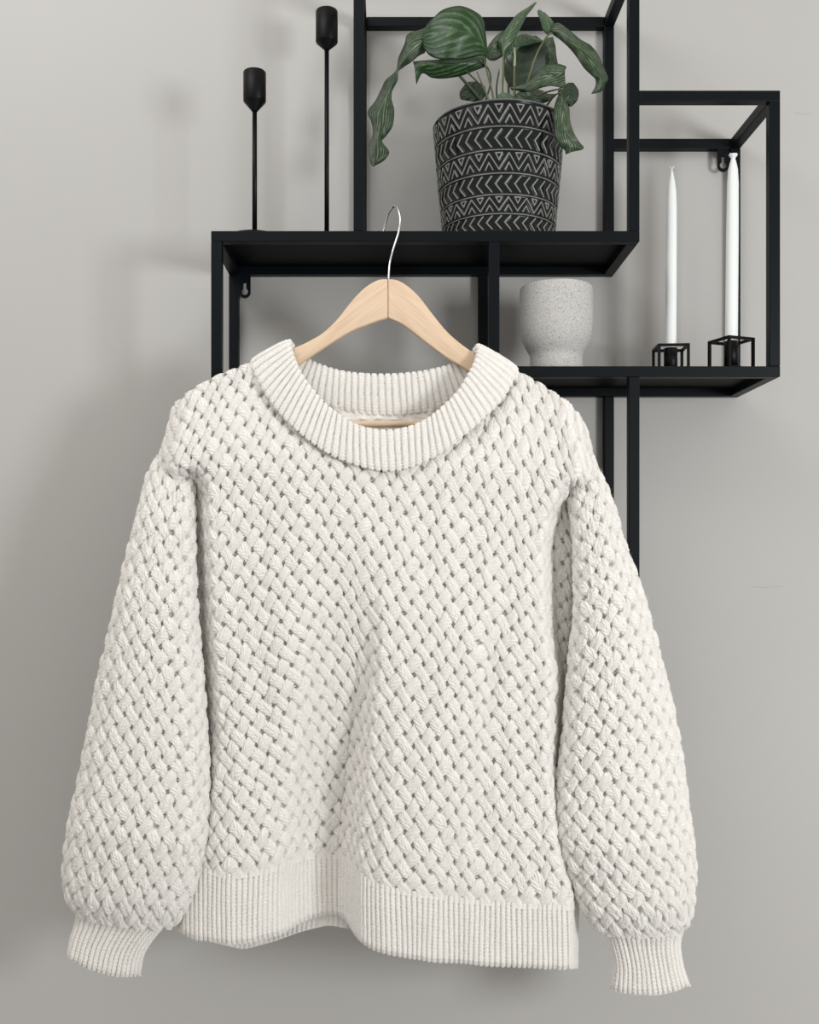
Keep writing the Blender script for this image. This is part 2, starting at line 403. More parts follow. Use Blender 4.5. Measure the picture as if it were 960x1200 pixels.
# band limits measured on the front of the pot
def z_of(py):
    z = .7
    for _ in range(6):
        t = np.clip((z-(zb-ZC))/HP, 0, 1); z = (cy0-py)*(dp-(RB+(RT-RB)*t))/FP
    return z+ZC
lim = [z_of(y) for y in (272, 250.5, 228, 203, 175.5, 148, 119.5)]
lim[0] = zb+.0005; lim[-1] = zb+HP-.004
na, nz_ = 900, 250
A = np.linspace(0, 2*np.pi, na, endpoint=False)[None, :]; Zr = np.linspace(zb, zb+HP, nz_)[:, None]
Rr = RB+(RT-RB)*((Zr-zb)/HP)**1.0
rel = np.zeros((nz_, na)); 
def seg_dist(u, v, a, b):
    ax_, ay_ = a; bx_, by_ = b; dx, dy = bx_-ax_, by_-ay_
    t = np.clip(((u-ax_)*dx+(v-ay_)*dy)/(dx*dx+dy*dy), 0, 1)
    return np.hypot(u-(ax_+t*dx), v-(ay_+t*dy))
for k in range(6):
    z0, z1 = lim[k], lim[k+1]; inb = (Zr >= z0) & (Zr < z1)
    hh = z1-z0; v = (Zr-z0)/hh
    if k % 2 == 1:   # zigzag with small triangles
        per = 2*np.pi/20; ph = np.mod(A+.10, per)/per-.5; wpx = per*RT
        U = ph*wpx; W = np.clip(v, 0, 1)*hh
        dd = np.full(np.broadcast(U, W).shape, 1.0)
        for a, b in (((-.5, .16), (0, .86)), ((0, .86), (.5, .16)), ((-.19, .15), (0, .46)), ((0, .46), (.19, .15)),
                     ((-.5, .57), (-.33, .87)), ((.5, .57), (.33, .87)), ((-.5, .87), (-.33, .87)), ((.33, .87), (.5, .87))):
            dd = np.minimum(dd, seg_dist(U, W, (a[0]*wpx, a[1]*hh), (b[0]*wpx, b[1]*hh)))
        thk = .0018
    else:            # row of chevrons pointing left
        per = 2*np.pi/40; ph = np.mod(A, per)/per; wpx = per*RT
        W = np.clip(v, 0, 1)*hh; dd = np.full(np.broadcast(ph, W).shape, 1.0)
        for sh in (-1, 0, 1):
            U = (ph+sh)*wpx
            for a, b in (((0, .5), (.62, .87)), ((0, .5), (.62, .13))):
                dd = np.minimum(dd, seg_dist(U, W, (a[0]*wpx, a[1]*hh), (b[0]*wpx, b[1]*hh)))
        thk = .0021
    r_ = 1-sstep(thk*.45, thk*1.15, dd)
    rel = np.where(inb, r_, rel)
for z in lim[1:6]:
    rel = np.maximum(rel, (1-sstep(.0006, .0019, np.abs(Zr-z)))*np.ones_like(A)*.95)
rel = np.maximum(rel, sstep(zb+HP-.005, zb+HP-.002, Zr)*np.ones_like(A)*.75)
Rd = Rr+.0024*rel+.0004*noise2((nz_, na), (12, 30), 3)
rnd = 1-(1-sstep(zb+HP, zb+HP-.0025, Zr))*.012 ; Rd = Rd*rnd
Vp = np.stack([ax+Rd*np.cos(A), ay+Rd*np.sin(A), np.broadcast_to(Zr, Rd.shape)], -1)
mesh_obj('planter', grid_mesh('planter', Vp, close_u=True, attr={'relief': rel}), M_pot, plant)
lathe('planter_inside', [(RT*.988, zb+HP-.0001), (RT*.975, zb+HP+.0012), (RT*.955, zb+HP), (RT*.945, zb+HP-.01), (RB*.92, zb+.01), (0, zb+.01)], ax, ay, M_potin, plant, 96)
lathe('soil', [(0, zb+HP-.012), (.05, zb+HP-.010), (RT*.95, zb+HP-.018)], ax, ay, M_soil, plant, 64)

# ------------------------------------------------------------------ foliage
def leafmat(name, dark, light, stripe, nst=7.0, w_=.5, slant=1.1, under=False):
    m = mat(name, dark, .31, spec=.5); n = N(m)
    uvn = n.new('ShaderNodeTexCoord'); s = n.new('ShaderNodeSeparateXYZ'); n.ln(uvn.outputs['UV'], s.inputs[0])
    u = n.math('ABSOLUTE', n.math('SUBTRACT', n.math('MULTIPLY', s.outputs[0], 2), 1))
    # lateral veins leave the midrib and sweep towards the tip
    ph = n.math('SUBTRACT', n.math('MULTIPLY', s.outputs[1], nst), n.math('MULTIPLY', n.math('POWER', u, 1.35), slant*nst*.25))
    wv = n.math('SINE', n.math('MULTIPLY', ph, 2*math.pi))
    wv2 = n.math('SINE', n.math('MULTIPLY', ph, 12*math.pi))
    rag = n.noise(n.tex('Object'), 130, 3)
    f = n.math('ADD', n.math('MULTIPLY', wv, .5), n.math('MULTIPLY', n.math('SUBTRACT', rag, .5), 1.5))
    edge = n.math('MULTIPLY', n.math('SUBTRACT', 1.0, n.math('POWER', u, 5.0)), 1.0)
    fac = n.math('MULTIPLY', n.math('MINIMUM', n.math('MAXIMUM', n.math('MULTIPLY', f, 1.7), 0), 1), edge)
    fine = n.math('MULTIPLY', n.math('ADD', n.math('MULTIPLY', wv2, .5), .5), .13)
    c = n.mix(fac, dark, stripe); c = n.mix(fine, c, light)
    rib = n.math('LESS_THAN', u, .035)
    n.col(n.mix(n.math('MULTIPLY', rib, .7), c, light))
    n.bump(n.math('ADD', wv, n.math('MULTIPLY', wv2, .25)), .35, .0012)
    n.b.inputs['Transmission Weight'].default_value = 0
    return m
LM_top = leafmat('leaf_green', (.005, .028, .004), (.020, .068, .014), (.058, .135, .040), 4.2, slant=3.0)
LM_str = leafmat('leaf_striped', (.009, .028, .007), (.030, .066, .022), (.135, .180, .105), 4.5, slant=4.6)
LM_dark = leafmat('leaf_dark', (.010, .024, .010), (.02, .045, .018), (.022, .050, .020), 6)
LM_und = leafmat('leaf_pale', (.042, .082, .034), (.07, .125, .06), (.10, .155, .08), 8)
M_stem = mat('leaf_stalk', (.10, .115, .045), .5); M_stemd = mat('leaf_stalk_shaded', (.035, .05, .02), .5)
M_bud = mat('rolled_leaf', (.26, .29, .17), .5)

def leaf(left, mid, right, dep, material, cup=.006, wav=.0018, wn=5, nl=60, nc=20, seed=0, label=None, dl=0.0, dr=0.0):
    """left/mid/right outlines in photo pixels from stalk to tip, dep the distance of the midrib; halves fold about it"""
    L = catmull(left, nl); Mi = catmull(mid, nl); R = catmull(right, nl); D = catmull([(x, 0) for x in dep], nl)[:, 0]
    r = np.random.default_rng(seed); ph = r.uniform(0, 6.28)
    rows = []
    t = np.linspace(0, 1, nl)
    for k in range(nc+1):
        s = k/nc*2-1
        if s < 0: q = Mi*(1+s)+L*(-s)
        else: q = Mi*(1-s)+R*s
        dd = D+cup*abs(s)**1.6 + (dl if s < 0 else dr)*abs(s)*np.sin(np.pi*t)**.5 + wav*abs(s)**1.5*np.sin(t*wn*6.28+ph+(1.3 if s > 0 else 0)) - .0015*(1-abs(s))*0
        # soft pillow between the veins
        rows.append(PA(q[:, 0], q[:, 1], dd))
    V = np.array(rows).transpose(1, 0, 2)
    uu, vv = np.meshgrid(np.linspace(0, 1, nc+1), t)
    me = grid_mesh('leaf', V, uv=np.stack([uu, vv], -1), flip=False)
    o = mesh_obj('leaf', me, material, plant)
    m = o.modifiers.new('thick', 'SOLIDIFY'); m.thickness = .0006; m.offset = 0
    return o
# large leaf facing the room
leaf([(571, 66), (560, 66), (540, 70), (520, 70), (505, 66), (497, 56), (494, 46)],
     [(571, 60), (562, 47), (550, 39), (536, 36), (520, 38), (507, 42), (494, 46)],
     [(571, 55), (569, 38), (566, 22), (556, 13), (539, 7), (520, 11), (509, 20), (500, 30), (494, 45)],
     [1.835, 1.815, 1.80, 1.80, 1.81, 1.825], LM_top, cup=.010, wav=.002, wn=2.5, seed=1)
# its neighbour just below
leaf([(570, 66), (550, 67), (530, 69), (510, 70), (495, 71), (484, 72)],
     [(570, 70), (552, 73), (532, 75), (512, 76), (497, 76), (486, 80)],
     [(570, 78), (556, 83), (540, 89), (520, 92), (506, 91), (495, 86), (488, 99)],
     [1.845, 1.83, 1.825, 1.83, 1.835], LM_top, cup=.008, wav=.002, wn=3, seed=2, dr=.01)
# long leaf drooping at the left
leaf([(504, 30), (492, 35), (478, 40), (474, 52), (467, 68), (464, 83), (452, 94), (447, 104), (440, 118), (431, 131), (435, 142), (437, 156), (432, 172), (434, 190), (437, 195)],
     [(504, 45), (495, 48), (485, 54), (476, 66), (468, 77), (464, 88), (457, 102), (452, 116), (447, 130), (446, 144), (443, 158), (440, 172), (439, 184), (437, 195)],
     [(498, 62), (490, 66), (482, 73), (474, 78), (467, 84), (466, 94), (460, 106), (459, 116), (462, 130), (460, 148), (452, 160), (448, 166), (456, 178), (450, 188), (438, 195)],
     [1.83, 1.825, 1.83, 1.84, 1.845, 1.845, 1.84, 1.835], LM_str, cup=.012, wav=.004, wn=4, nl=100, seed=3)
# upright leaf in the middle, pale half towards us, striped half turned left
leaf([(588, 66), (582, 48), (590, 38), (598, 27), (606, 17), (618, 9), (628, 2)],
     [(590, 66), (589, 52), (594, 42), (604, 30), (612, 20), (621, 9), (629, 3)],
     [(592, 66), (598, 56), (605, 43), (611, 31), (617, 19), (624, 10), (629, 3)],
     [1.86, 1.85, 1.85, 1.85, 1.86], LM_und, cup=.010, wav=.0015, wn=2, seed=4)
leaf([(589, 66), (580, 71), (573, 70), (569, 64), (572, 55), (578, 46), (588, 36)],
     [(589, 64), (584, 62), (580, 58), (580, 52), (584, 45), (590, 36)],
     [(590, 60), (590, 54), (591, 48), (591, 42), (592, 36)],
     [1.865, 1.865, 1.86, 1.858], LM_str, cup=.006, wav=.001, wn=2, seed=14)
# leaf arching to the right
leaf([(643, 42), (637, 36), (633, 24), (630, 13), (634, 12), (637, 16)],
     [(646, 40), (643, 32), (640, 24), (637, 18), (637, 14)],
     [(650, 39), (650, 32), (648, 25), (643, 19), (638, 14)],
     [1.84, 1.835, 1.84], LM_und, cup=.006, wav=.001, wn=2, seed=15)
leaf([(646, 30), (655, 27), (668, 36), (680, 46), (692, 53), (701, 64), (707, 78), (713, 92), (709, 100), (705, 107), (694, 110)],
     [(645, 36), (656, 38), (668, 48), (680, 58), (690, 69), (698, 81), (704, 92), (701, 101), (694, 110)],
     [(649, 41), (656, 46), (667, 56), (676, 67), (684, 79), (693, 88), (698, 93), (698, 101), (693, 110)],
     [1.835, 1.815, 1.81, 1.81, 1.815, 1.82], LM_str, cup=.009, wav=.003, wn=4, nl=80, seed=5)
# big shaded leaf behind
leaf([(600, 106), (592, 92), (590, 74), (594, 58), (602, 46), (616, 40)],
     [(606, 106), (606, 90), (608, 74), (612, 60), (618, 48), (624, 42)],
     [(618, 108), (632, 98), (640, 84), (642, 66), (638, 50), (628, 42)],
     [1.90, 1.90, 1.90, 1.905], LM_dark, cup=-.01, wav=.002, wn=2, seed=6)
leaf([(594, 66), (596, 56), (602, 46), (612, 40), (624, 42), (634, 46)],
     [(598, 64), (602, 55), (609, 48), (617, 46), (626, 46), (636, 48)],
     [(604, 62), (608, 57), (614, 54), (622, 52), (630, 50), (637, 49)],
     [1.89, 1.885, 1.885, 1.89], LM_und, cup=.004, wav=.001, wn=2, seed=16)
leaf([(636, 78), (634, 66), (636, 54), (640, 44)], [(644, 78), (644, 66), (645, 54), (644, 44)], [(654, 76), (652, 64), (651, 54), (648, 43)],
     [1.90, 1.895, 1.90], LM_str, cup=.004, wav=.001, wn=2, seed=17)
# small curled leaf above the rim
leaf([(664, 78), (655, 75), (644, 75), (634, 80), (626, 90), (614, 99), (604, 101), (598, 102)],
     [(662, 84), (652, 87), (642, 90), (632, 95), (620, 101), (609, 104), (599, 103)],
     [(663, 102), (655, 102), (645, 101), (634, 103), (626, 106), (616, 108), (606, 106), (599, 103)],
     [1.80, 1.79, 1.79, 1.80, 1.81], LM_str, cup=.006, wav=.002, wn=3, seed=7)
# round shaded leaf at the right
leaf([(655, 103), (654, 110), (658, 120), (668, 125)], [(666, 97), (667, 106), (667, 116), (669, 125)], [(672, 97), (678, 106), (677, 117), (670, 125)],
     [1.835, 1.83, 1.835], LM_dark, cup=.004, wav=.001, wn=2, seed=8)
# leaf hanging over the rim
leaf([(655, 110), (650, 124), (649, 140), (650, 158), (656, 170), (662, 176), (663, 181)],
     [(658, 110), (660, 124), (661, 140), (664, 156), (668, 168), (668, 179)],
     [(660, 116), (667, 126), (668, 140), (672, 154), (678, 165), (684, 174), (670, 178)],
     [1.80, 1.77, 1.765, 1.768, 1.775], LM_str, cup=.009, wav=.002, wn=3, seed=9)
# dark leaf low at the left, one peeping over the rim
leaf([(563, 120), (548, 118), (540, 116), (539, 108), (545, 99)], [(566, 116), (556, 110), (550, 104), (547, 98)], [(570, 112), (568, 101), (558, 96), (549, 96)],
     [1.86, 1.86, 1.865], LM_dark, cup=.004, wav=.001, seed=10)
leaf([(581, 115), (584, 111), (590, 109), (596, 109)], [(590, 115), (592, 112), (594, 110), (597, 109)], [(602, 115), (600, 112), (598, 110), (597, 109)],
     [1.785, 1.785, 1.79], LM_und, cup=.003, wav=.0005, seed=11)
leaf([(600, 116), (608, 108), (622, 104), (636, 106)], [(612, 122), (622, 114), (634, 110), (642, 110)], [(626, 124), (640, 120), (650, 114), (652, 110)],
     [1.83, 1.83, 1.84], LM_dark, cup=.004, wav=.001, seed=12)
def stalk(pts, r, m=M_stem):
    return tube('stalk', [tuple(P(*p)) for p in pts], [r*1.25, r, r*.8], m, plant, 8)
zs = 1.872
stalk([(594, 130, 1.86), (589, 108, 1.86), (590, 85, 1.86), (590, 64, 1.86)], .0018)
stalk([(580, 128, 1.85), (577, 108, 1.85), (572, 88, 1.845), (567, 68, 1.84)], .0017)
stalk([(576, 128, 1.84), (571, 112, 1.84), (564, 96, 1.84), (559, 84, 1.84)], .0015)
stalk([(584, 128, 1.855), (582, 108, 1.855), (583, 94, 1.855), (586, 80, 1.86)], .0016, M_stemd)
stalk([(588, 128, 1.85), (588, 108, 1.845), (587, 94, 1.845), (586, 80, 1.845)], .0013, M_bud)
stalk([(606, 125, 1.86), (618, 97, 1.86), (628, 66, 1.855), (640, 44, 1.84), (648, 38, 1.835)], .0017)
stalk([(603, 120, 1.85), (603, 97, 1.85), (603, 78, 1.85)], .0023)
stalk([(603, 78, 1.85), (603.5, 66, 1.85), (603, 56, 1.85)], .0020, M_bud)
stalk([(570, 125, 1.86), (556, 108, 1.855), (546, 97, 1.85), (537, 87, 1.845)], .0030, M_stemd)
stalk([(612, 125, 1.86), (630, 112, 1.83), (648, 106, 1.81), (660, 104, 1.80)], .0016)
stalk([(598, 125, 1.87), (596, 100, 1.89), (600, 84, 1.90)], .0018, M_stemd)
stalk([(566, 125, 1.86), (575, 98, 1.86), (572, 80, 1.85), (560, 70, 1.835)], .0014, M_stemd)
stalk([(500, 46, 1.828), (512, 60, 1.835), (540, 78, 1.84), (566, 104, 1.85), (574, 125, 1.855)], .0016, M_stemd)
stalk([(640, 125, 1.84), (650, 112, 1.815), (657, 109, 1.80)], .0015)

# ------------------------------------------------------------------ clothes hanger
dh = 1.752
hanger = tag(empty('clothes_hanger', tuple(P(455, 330, dh))), 'pale beech wood clothes hanger with steel hook, hung on the shelf edge, inside the sweater', 'hanger')
def arm(upper, lower, m):
    up = catmull(upper, 34); lo = catmull(lower, 34)
    outl = np.vstack([up, lo[::-1]])
    bm = bmesh.new(); f_, b_ = dh-.006, dh+.006
    vf = [bm.verts.new(P(x, y, f_)) for x, y in outl]
    vb = [bm.verts.new(tuple(Vector(P(x, y, f_))+Vector((0, .012, 0)))) for x, y in outl]
    k = 34; nn = len(outl)
    for i in range(k-1):
        a, b, c, d = i, i+1, nn-2-i, nn-1-i
        bm.faces.new((vf[a], vf[b], vf[c], vf[d])); bm.faces.new((vb[d], vb[c], vb[b], vb[a]))
    for i in range(nn): bm.faces.new((vf[i], vf[(i+1) % nn], vb[(i+1) % nn], vb[i]))
    o = bm_obj('hanger_arm', bm, m, hanger); md = bevel(o, .0028, 3)
    o.modifiers['bevel'].angle_limit = math.radians(50)
    for p in o.data.polygons: p.use_smooth = True
    return o
arm([(454.5, 326.5), (442, 328), (426, 338), (410, 355), (395, 374), (378, 390), (359, 401), (344, 408), (322, 422), (300, 442), (288, 458)],
    [(454.5, 372.5), (444, 375.5), (432, 380), (410, 389), (387, 403), (367, 416), (352, 426), (332, 444), (316, 464), (306, 486), (300, 503)], M_woodL)
arm([(454.9, 326.5), (466, 328), (478, 335), (491, 347), (505, 365), (521, 385), (537, 400), (555, 413), (577, 427), (600, 444), (614, 458)],
    [(454.9, 372.5), (464, 376), (475, 382), (498, 400), (521, 417), (545, 432), (566, 446), (582, 462), (594, 480), (600, 494), (604, 503)], M_woodR)
tube('trouser_bar', [tuple(P(300, 497, dh)), tuple(P(604, 497, dh))], .0056, M_woodB, hanger, 16, n=8)
hk = [(447.5, 277, 1.812), (449.3, 269.5, 1.810), (452.5, 259, 1.806), (456, 248.5, 1.798), (462.6, 241.5, 1.788), (467, 246.5, 1.779), (469.2, 257.5, 1.773), (467.6, 270.3, 1.7725), (464.4, 281.5, 1.7720), (460.3, 294, 1.768), (457, 308, 1.760), (455.8, 322, 1.754), (455.6, 336, 1.752)]
tube('hook', [tuple(P(*p)) for p in hk], .0019, M_chrome, hanger, 12, n=90)

# ------------------------------------------------------------------ the sweater
PXM = 735.0                # pixels of the photo per metre at the front of the sweater
sweater = tag(empty('knitted_sweater', tuple(P(450, 430, 1.74))), 'cream chunky basket-weave knitted sweater hanging from a wooden hanger', 'sweater')

def stitches(L, q):
    return np.cos(2*np.pi*(L/7.5+2.1*np.abs(q)))
def cable(U, V, Pp=19.4, H=13.8, amp=1.0):
    """height (in photo px) of the basket-weave cable pattern at fabric coordinates U, V (px)"""
    s1 = U/Pp-V/(2*H); s2 = U/Pp+V/(2*H)
    n1 = np.round(s1); n2 = np.round(s2); f1 = s1-n1; f2 = s2-n2
    o1 = np.cos(np.pi*(s2-n1)); o2 = -np.cos(np.pi*(n2-s1))
    w_ = .368
    q1 = f1/w_; q2 = f2/w_
    Ls = math.hypot(Pp/2, H)
    p1 = np.sqrt(np.maximum(0, 1-np.abs(q1)**2.2)); p2 = np.sqrt(np.maximum(0, 1-np.abs(q2)**2.2))
    o1 = np.tanh(1.7*o1); o2 = np.tanh(1.7*o2)
    h1 = 2.6*p1+1.9*o1-.5*np.exp(-(q1/.13)**2)+.62*stitches((s2-n1)*Ls, q1)
    h2 = 2.4*p2+1.5*o2-.5*np.exp(-(q2/.13)**2)+.62*stitches((n2-s1)*Ls, q2)
    h1 = np.where(np.abs(q1) < 1, h1, -9); h2 = np.where(np.abs(q2) < 1, h2, -9)
    base = -4.2+2.2*np.cos(2*np.pi*(V+.4*U)/3.5)
    return np.maximum(np.maximum(h1, h2), base)*amp
def ribbing(U, V, pitch, ridge=2.1, sp=4.0):
    """1x1 rib: U across, V along"""
    f = U/pitch-np.round(U/pitch); q = f*2
    p = np.sqrt(np.maximum(0, 1-np.abs(q/.76)**2.4)); on = np.abs(q) < .76
    st = .32*np.cos(2*np.pi*(V/sp+.9*np.abs(q)))*on
    tr = (-.5+.95*np.cos(2*np.pi*V/sp))*(~on)
    return ridge*p-.25*np.exp(-(q/.13)**2)+st+tr-ridge*.45
def normals(V, close_u):
    if close_u: du = np.roll(V, -1, 1)-np.roll(V, 1, 1)
    else: du = np.gradient(V, axis=1)
    dv = np.gradient(V, axis=0)
    n_ = np.cross(du, dv); n_ /= np.linalg.norm(n_, axis=2)[..., None]+1e-12
    return n_
def blur(a, k, axis):
    if k < 1: return a
    c = np.cumsum(np.insert(np.pad(a, [(k, k) if i == axis else (0, 0) for i in range(a.ndim)], mode='edge'), 0, 0, axis=axis), axis=axis)
    n_ = a.shape[axis]
    hi = np.take(c, np.arange(2*k+1, 2*k+1+n_), axis=axis); lo = np.take(c, np.arange(0, n_), axis=axis)
    return (hi-lo)/(2*k+1)

# --- shape of the body: outlines read from the photo, thickness from the way it hangs
YTOP = [(170, 484), (196, 482), (205, 476), (215, 466), (235, 451), (260, 438), (294, 425), (330, 416), (450, 405), (560, 418), (604, 433), (640, 454), (665, 473), (682, 492), (710, 500)]
YHEM = [(190, 1030), (204, 1028), (227, 1020), (268, 1031), (310, 1025), (352, 1009), (372, 1006), (400, 1007), (412, 1012), (427, 1034), (450, 1044), (480, 1050), (555, 1060), (615, 1065), (676, 1067), (690, 1067)]
YBOT = [(195, 1082), (204, 1088), (227, 1101), (268, 1107), (293, 1105), (331, 1095), (352, 1081), (377, 1072), (400, 1072), (408, 1078), (414, 1098), (435, 1113), (456, 1119), (505, 1127), (580, 1132), (660, 1136), (677, 1135), (690, 1134)]
YHEMB = [(190, 1020), (204, 1026), (285, 1052), (352, 1035), (406, 1030), (550, 1040), (676, 1060)]
YBOTB = [(195, 1078), (204, 1086), (240, 1102), (285, 1113), (320, 1104), (352, 1092), (385, 1084), (406, 1088), (550, 1100), (640, 1120), (677, 1132)]
EL = [(470, 205), (482, 200), (500, 195), (520, 188), (545, 181), (556, 189), (566, 208), (578, 223), (600, 226), (700, 228), (830, 234), (900, 236), (1000, 228), (1030, 214), (1060, 207), (1090, 204)]
ER = [(470, 668), (490, 684), (500, 689), (530, 697), (552, 706), (562, 700), (578, 684), (600, 676), (660, 674), (740, 672), (800, 668), (900, 662), (1000, 668), (1040, 676), (1066, 679), (1135, 677)]
SMOOTHED.update(id(q) for q in (YTOP, YHEM, YBOT, YHEMB, YBOTB))
def body_T(x, y, xl, xr):
    """how far the front stands before the back, metres"""
    up = .0255+.0365*sstep(425, 560, y)+.012*sstep(560, 800, y)
    lf = [(204, .045), (235, .062), (268, .074), (305, .070), (330, .056), (350, .026), (368, .010), (396, .010), (408, .030), (424, .080), (450, .094), (500, .100), (560, .098), (640, .090), (680, .082)]
    sh = 26*(1-sstep(720, 1050, y))
    lobe = tab(np.clip(x-sh, 204, 680), lf)
    k = sstep(590, 960, y)
    T = up*(1-k)+lobe*k
    T = T+.0035*np.sin(x/31.+y/90.)*sstep(540, 700, y)
    # long soft drapes
    T = T-.007*np.exp(-((x-(600-(y-600)*.10))/16.)**2)*sstep(600, 800, y)*(1-sstep(950, 1040, y))
    T = T-.006*np.exp(-((x-(300+(y-700)*.06))/20.)**2)*sstep(620, 760, y)*(1-sstep(900, 1000, y))
    # recesses along the sleeves
    rl = tab(y, [(420, 0), (560, 0), (580, 9), (850, 9), (900, 4), (1100, 0)])
    rr_ = tab(y, [(420, 0), (560, 0), (600, 20), (640, 27), (740, 20), (790, 8), (1000, 2), (1100, 0)])
    wl_ = tab(y, [(430, 40), (480, 30), (530, 26), (545, 30), (568, 24), (585, 16), (950, 20), (1050, 12), (1140, 10)])
    e = sstep(0, 1, (x-xl-rl)/wl_)**.8*sstep(0, 1, (xr-rr_-x)/wl_)**.8
    rim = np.sqrt(np.clip(np.minimum(x-xl, xr-x)/8., 0, 1))*.012
    return T*e+rim*(1-e)
DB = 1.7655
def ring_cols(nf, nb):
    u = np.linspace(-1, 1, nf)          # columns gather where the cloth turns round to the back
    return .55*np.sin(u*math.pi/2)+.45*u, np.linspace(1, -1, nb+2)[1:-1]
def arc_u(V, ref=None):
    """fabric coordinate across: 3-D length from the middle column, px"""
    seg = np.linalg.norm(np.diff(V, axis=1), axis=2)*PXM
    u = np.concatenate([np.zeros((V.shape[0], 1)), np.cumsum(seg, 1)], 1)
    if ref is None: return u-u[:, V.shape[1]//2:V.shape[1]//2+1]
    px = cx0+V[:, :, 0]*FP/(V[:, :, 1]+DW)
    r0 = np.array([np.interp(ref, px[i], u[i]) for i in range(len(u))])
    return u-r0[:, None]

def body_ring(y_a, y_b, y_ab, y_bb, nrow, nf, nb, v0=0., v1=1.):
    """closed rings from curve y_a to y_b at the front, y_ab to y_bb at the back"""
    v = np.linspace(v0, v1, nrow)[:, None]
    sf, sbk = ring_cols(nf, nb)
    def part(s, ya, yb, front):
        s = s[None, :]
        # edge x depends on the row; two passes settle x and y together
        x = 450+225*s*np.ones_like(v); 
        for _ in range(4):
            yl = tab(205., ya)*(1-v)+tab(205., yb)*v; yr = tab(678., ya)*(1-v)+tab(678., yb)*v
            yl = np.clip(yl, 470, 2000); yr = np.clip(yr, 485, 2000)
            xl = tab(yl, EL); xr = tab(yr, ER)
            bl_ = np.where(yl < 578, tab(yl, [(470, 214), (578, 223)]), xl); br_ = np.where(yr < 578, tab(yr, [(485, 672), (578, 684)]), xr)
            x = (bl_+br_)/2+(br_-bl_)/2*s+(xl-bl_)*sstep(-.6, -1, s)+(xr-br_)*sstep(.6, 1, s)
        y = tab(x, ya)*(1-v)+tab(x, yb)*v
        d = DB-body_T(x, y, xl, xr) if front else DB+.0*x-.006*(1-np.sqrt(np.clip(1-np.abs(s)**6, 0, 1)))
        return x, y, d
    xf, yf, df = part(sf, y_a, y_b, True); xb, yb_, db = part(sbk, y_ab, y_bb, False)
    return xf, yf, df, xb, yb_, db, v

V_STORE = []
def knit_ring(name, xf, yf, df, xb, yb, db, Vf, hfun, parent, keep=None, ref=None, wob=(1.6, 1.6), seed=1, curl=False, scale=1.0, Uoff=0., fade=None, dispb=None):
    nf = xf.shape[1]; RECV = V_STORE
    F = PA(xf, yf, df); B = PA(xb, yb, db)
    A_ = np.concatenate([F, B], 1)
    n_ = normals(blur(blur(A_, 3, 0), 2, 1), True)
    # outward: front must face the camera
    if n_[n_.shape[0]//2, nf//2, 1] > 0: n_ = -n_
    U = np.concatenate([arc_u(F, ref), arc_u(B)+700.], 1)+Uoff
    if Vf.shape[1] == 1: Vf = np.repeat(Vf, U.shape[1], 1)
    sh = U.shape
    hp, wp = abs(Vf[-1, 0]-Vf[0, 0]), np.ptp(U[sh[0]//2])
    c1 = (max(1, int(hp/45)), max(2, int(wp/45))); c2 = (max(2, int(hp/13)), max(2, int(wp/13)))
    U = U+wob[0]*noise2(sh, c1, seed)+1.3*noise2(sh, c2, seed+1)*(hp > 100); Vv = Vf+wob[1]*noise2(sh, c1, seed+2)+1.1*noise2(sh, c2, seed+3)*(hp > 100)
    h = hfun(U, Vv)
    if fade is not None: h = h*fade
    A_ = A_+n_*(h/PXM*scale)[..., None]+n_*(noise2(sh, (max(1, int(hp/24)), max(2, int(wp/24))), seed+5)*.0012)[..., None]
    if name in ('body', 'sleeve', 'hem_band', 'cuff'): RECV.append((A_, n_, keep, nf))
    me = grid_mesh(name, A_, close_u=True, keep=keep)
    return mesh_obj(name, me, M_knit, parent), A_

# collar curves (photo px, distance): left shoulder, round the front, right shoulder, round the back
COL = [((341, 400, 1.744), (295, 425, 1.743)), ((345, 418, 1.728), (307, 454, 1.7215)), ((354, 438, 1.716), (326, 482, 1.710)),
       ((372, 463, 1.708), (352, 508, 1.700)), ((395, 484, 1.702), (386, 532, 1.6965)), ((422, 499, 1.698), (424, 547, 1.6945)),
       ((456, 504, 1.697), (459, 552, 1.6940)), ((490, 496, 1.698), (492, 544, 1.6945)), ((513, 481, 1.702), (525, 525, 1.6965)),
       ((534, 461, 1.708), (556, 500, 1.700)), ((549, 438, 1.716), (580, 478, 1.710)), ((557, 420, 1.728), (597, 455, 1.7215)),
       ((558, 405, 1.744), (606, 432, 1.743)),
       ((552, 413, 1.757), (585, 448, 1.760)), ((537, 423, 1.764), (558, 462, 1.767)), ((517, 430, 1.767), (530, 474, 1.768)), ((488, 436, 1.768), (494, 484, 1.769)),
       ((453, 438.5, 1.768), (455, 487, 1.769)), ((418, 437, 1.768), (418, 484, 1.769)), ((390, 432, 1.767), (385, 476, 1.768)),
       ((366, 423, 1.764), (352, 462, 1.767)), ((350, 412, 1.757), (318, 440, 1.760))]
front_mid = [((a[0]*.45+b[0]*.55), (a[1]*.45+b[1]*.55)) for a, b in COL[:13]]
back_low = sorted([(b[0], b[1]-4) for a, b in COL[13:]])

